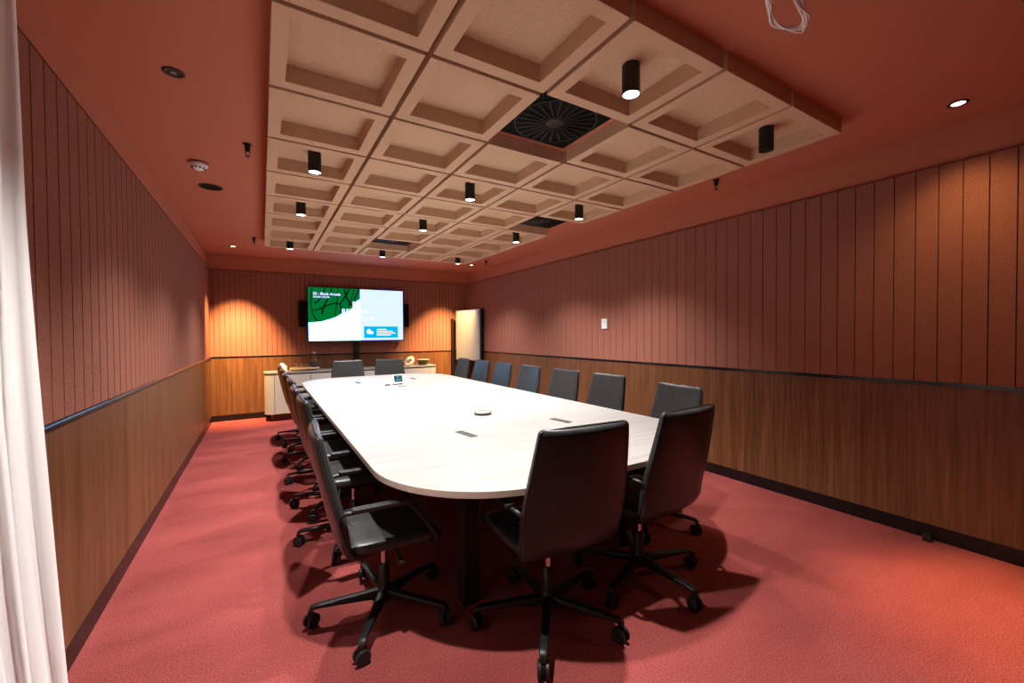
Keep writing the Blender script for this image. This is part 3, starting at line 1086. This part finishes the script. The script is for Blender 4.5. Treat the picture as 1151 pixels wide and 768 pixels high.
def text(name, body, x, z, size, m, parent, y, bold=0.0, sx=1.0):
    cu = bpy.data.curves.new(name, 'FONT')
    cu.body = body
    cu.size = size
    cu.offset = bold
    cu.materials.append(m)
    o = bpy.data.objects.new(name, cu)
    C.objects.link(o)
    o.parent = parent
    o.location = (x, y, z)
    o.rotation_euler = (PI / 2, 0, 0)
    o.scale = (sx, 1, 1)
    bpy.context.view_layer.update()
    me = bpy.data.meshes.new_from_object(o.evaluated_get(bpy.context.evaluated_depsgraph_get()))
    n = bpy.data.objects.new(name, me)
    C.objects.link(n)
    n.parent = parent
    n.location, n.rotation_euler, n.scale = o.location, o.rotation_euler, o.scale
    bpy.data.objects.remove(o)
    bpy.data.curves.remove(cu)
    return n


text('room_name_text', '03 - Block Arcade', 0.781, 2.098, 0.068, SCR_TEXT, scr, TVY - 0.0045, 0.0015, 0.90)
text('room_type_text', 'BOARD ROOM', 0.781, 2.050, 0.040, SCR_TEXT, scr, TVY - 0.0045, 0.001, 0.98)
text('slogan_text', 'BE', 1.43, 1.925, 0.105, SCR_TEXT, scr, TVY - 0.0045, 0.0025)
text('slogan_text', 'REMARK', 1.243, 1.782, 0.115, SCR_TEXT, scr, TVY - 0.0045, 0.0025, 1.08)
text('slogan_text', 'ABLE IN.', 1.46, 1.655, 0.105, SCR_TEXT, scr, TVY - 0.0045, 0.0025, 1.05)
bm = bmesh.new()
poly(bm, [(1.632, 1.330), (2.262, 1.330), (2.262, 1.545), (1.632, 1.545)], TVY - 0.0024)
cd = obj('notice_card', bm, SCR_BLUE, scr)
bm = bmesh.new()
for i, (a, b) in enumerate(((1.862, 2.05), (1.862, 2.17), (1.862, 2.215), (1.862, 2.13))):
    z = 1.487 - i * 0.035
    poly(bm, [(a, z - 0.010), (b, z - 0.010), (b, z + 0.010), (a, z + 0.010)], TVY - 0.0030)
obj('card_lines', bm, SCR_TEXT, cd)
bm = bmesh.new()
poly(bm, [(1.72 + 0.042 * math.cos(2 * PI * k / 20), 1.452 + 0.046 * math.sin(2 * PI * k / 20)) for k in range(20)], TVY - 0.0030)
poly(bm, [(1.77 + 0.036 * math.cos(2 * PI * k / 20), 1.428 + 0.030 * math.sin(2 * PI * k / 20)) for k in range(20)], TVY - 0.0031)
poly(bm, [(1.685, 1.405), (1.765, 1.400), (1.765, 1.43), (1.685, 1.44)], TVY - 0.0032)
obj('card_icon', bm, SCR_TEXT, cd)
bm = bmesh.new()
poly(bm, [(2.03, 2.105), (2.21, 2.105), (2.21, 2.130), (2.03, 2.130)], TVY - 0.0030)
obj('corner_line', bm, emit('screen_faint', (0.86, 0.97, 2.2)), scr)

for nm, x0, x1, lab in (('display_speaker', 0.553, 0.682, 'slim black loudspeaker fixed to the left of the screen'), ('display_speaker', 2.384, 2.495, 'slim black loudspeaker fixed to the right of the screen')):
    t = thing(nm, lab, 'speaker', ((x0 + x1) / 2, 8.10, 1.535), 0, 'loudspeakers either side of the screen')
    hw = (x1 - x0) / 2
    obj('cabinet', box(-hw, hw, -0.03, 0.073, 0, 0.45), PLASTIC, t, bevel=0.006)
    obj('grille', box(-hw + 0.008, hw - 0.008, -0.035, -0.030, 0.008, 0.442), DIFFUSER, t, bevel=0.002)
t = thing('camera_bar', 'small black conference camera on a bracket below the screen', 'camera', (1.505, 8.06, 1.06))
obj('bracket', box(-0.045, 0.045, 0.03, 0.113, -0.14, 0.21), BLACKMET, t, bevel=0.004)
bm = bmesh.new()
lathe(bm, [(0, 0), (0.045, 0), (0.052, 0.02), (0.052, 0.075), (0.040, 0.095), (0, 0.10)], 24)
smooth_by_angle(obj('camera_head', bm, PLASTIC, t))
bm = bmesh.new()
tube(bm, [(0, -0.035, 0.05), (0, -0.058, 0.05)], 0.018, 18)
obj('camera_lens', bm, TVB, t)

# ------------------------------------------------------------------ whiteboard in the far right corner
P1, P2 = Vector((3.46, 7.98, 0)), Vector((3.70, 7.345, 0))
d = (P2 - P1)
ln = d.length
t = thing('mobile_whiteboard', 'tall white board on a black wheeled stand in the far right corner', 'whiteboard', ((P1 + P2) / 2).to_tuple(), math.atan2(d.y, d.x))
# local x runs from far edge to near edge; the face looks along -y (towards the table)
obj('board_face', box(-ln / 2 + 0.012, ln / 2 - 0.012, -0.014, 0.0, 0.872, 1.868), WHITEBOARD, t)
bm = bmesh.new()
bx(bm, -ln / 2, -ln / 2 + 0.012, -0.015, 0.02, 0.86, 1.88)
bx(bm, -ln / 2, ln / 2, -0.015, 0.02, 1.868, 1.88)
bx(bm, -ln / 2, ln / 2, -0.015, 0.02, 0.86, 0.872)
obj('board_frame', bm, STEEL, t)
obj('board_back', box(-ln / 2 + 0.013, ln / 2 - 0.001, 0.0005, 0.030, 0.873, 1.867), BLACKMET, t)
obj('edge_profile', box(ln / 2 - 0.012, ln / 2 + 0.035, -0.012, 0.04, 0.85, 1.885), BLACKMET, t, bevel=0.003)
for s in (-1, 1):
    obj('stand_post', box(s * 0.22 - 0.018, s * 0.22 + 0.018, 0.031, 0.06, 0.075, 1.60), BLACKMET, t, bevel=0.003)
    ft = obj('stand_foot', box(s * 0.22 - 0.018, s * 0.22 + 0.018, -0.19, 0.09, 0.045, 0.078), BLACKMET, t, bevel=0.003)
    for yy in (-0.16, 0.065):
        bm = bmesh.new()
        tube(bm, [(s * 0.22 - 0.012, yy, 0.023), (s * 0.22 + 0.012, yy, 0.023)], 0.023, 16)
        obj('caster', bm, WHEEL, ft)
t = thing('folded_display_stand', 'narrow black upright panel against the wall left of the whiteboard', 'panel', (3.43, 8.10, 0))
obj('upright', box(-0.018, 0.018, -0.02, 0.06, 0.03, 1.715), BLACKMET, t, bevel=0.003)
obj('foot', box(-0.05, 0.05, -0.05, 0.065, 0.0, 0.031), BLACKMET, t, bevel=0.003)

# ------------------------------------------------------------------ small wall and floor things
t = thing('wall_thermostat', 'small white thermostat on the right felt wall', 'thermostat', (XR, 3.957, 1.507))
obj('housing', box(-0.020, 0.0, -0.048, 0.048, -0.064, 0.064), WHITEPL, t, bevel=0.004)
obj('display_window', box(-0.0215, -0.0195, -0.022, 0.022, 0.005, 0.04), mat('thermostat_window', (0.62, 0.66, 0.72), 0.3), t)
t = thing('door_stop', 'small black door stop on the carpet by the right skirting', 'door stop', (3.735, 0.915, 0))
obj('base', box(-0.022, 0.022, -0.022, 0.022, 0, 0.034), PLASTIC, t, bevel=0.004)
obj('bumper', cyl(0.016, 0.034, 0.048, 18), WHEEL, t)
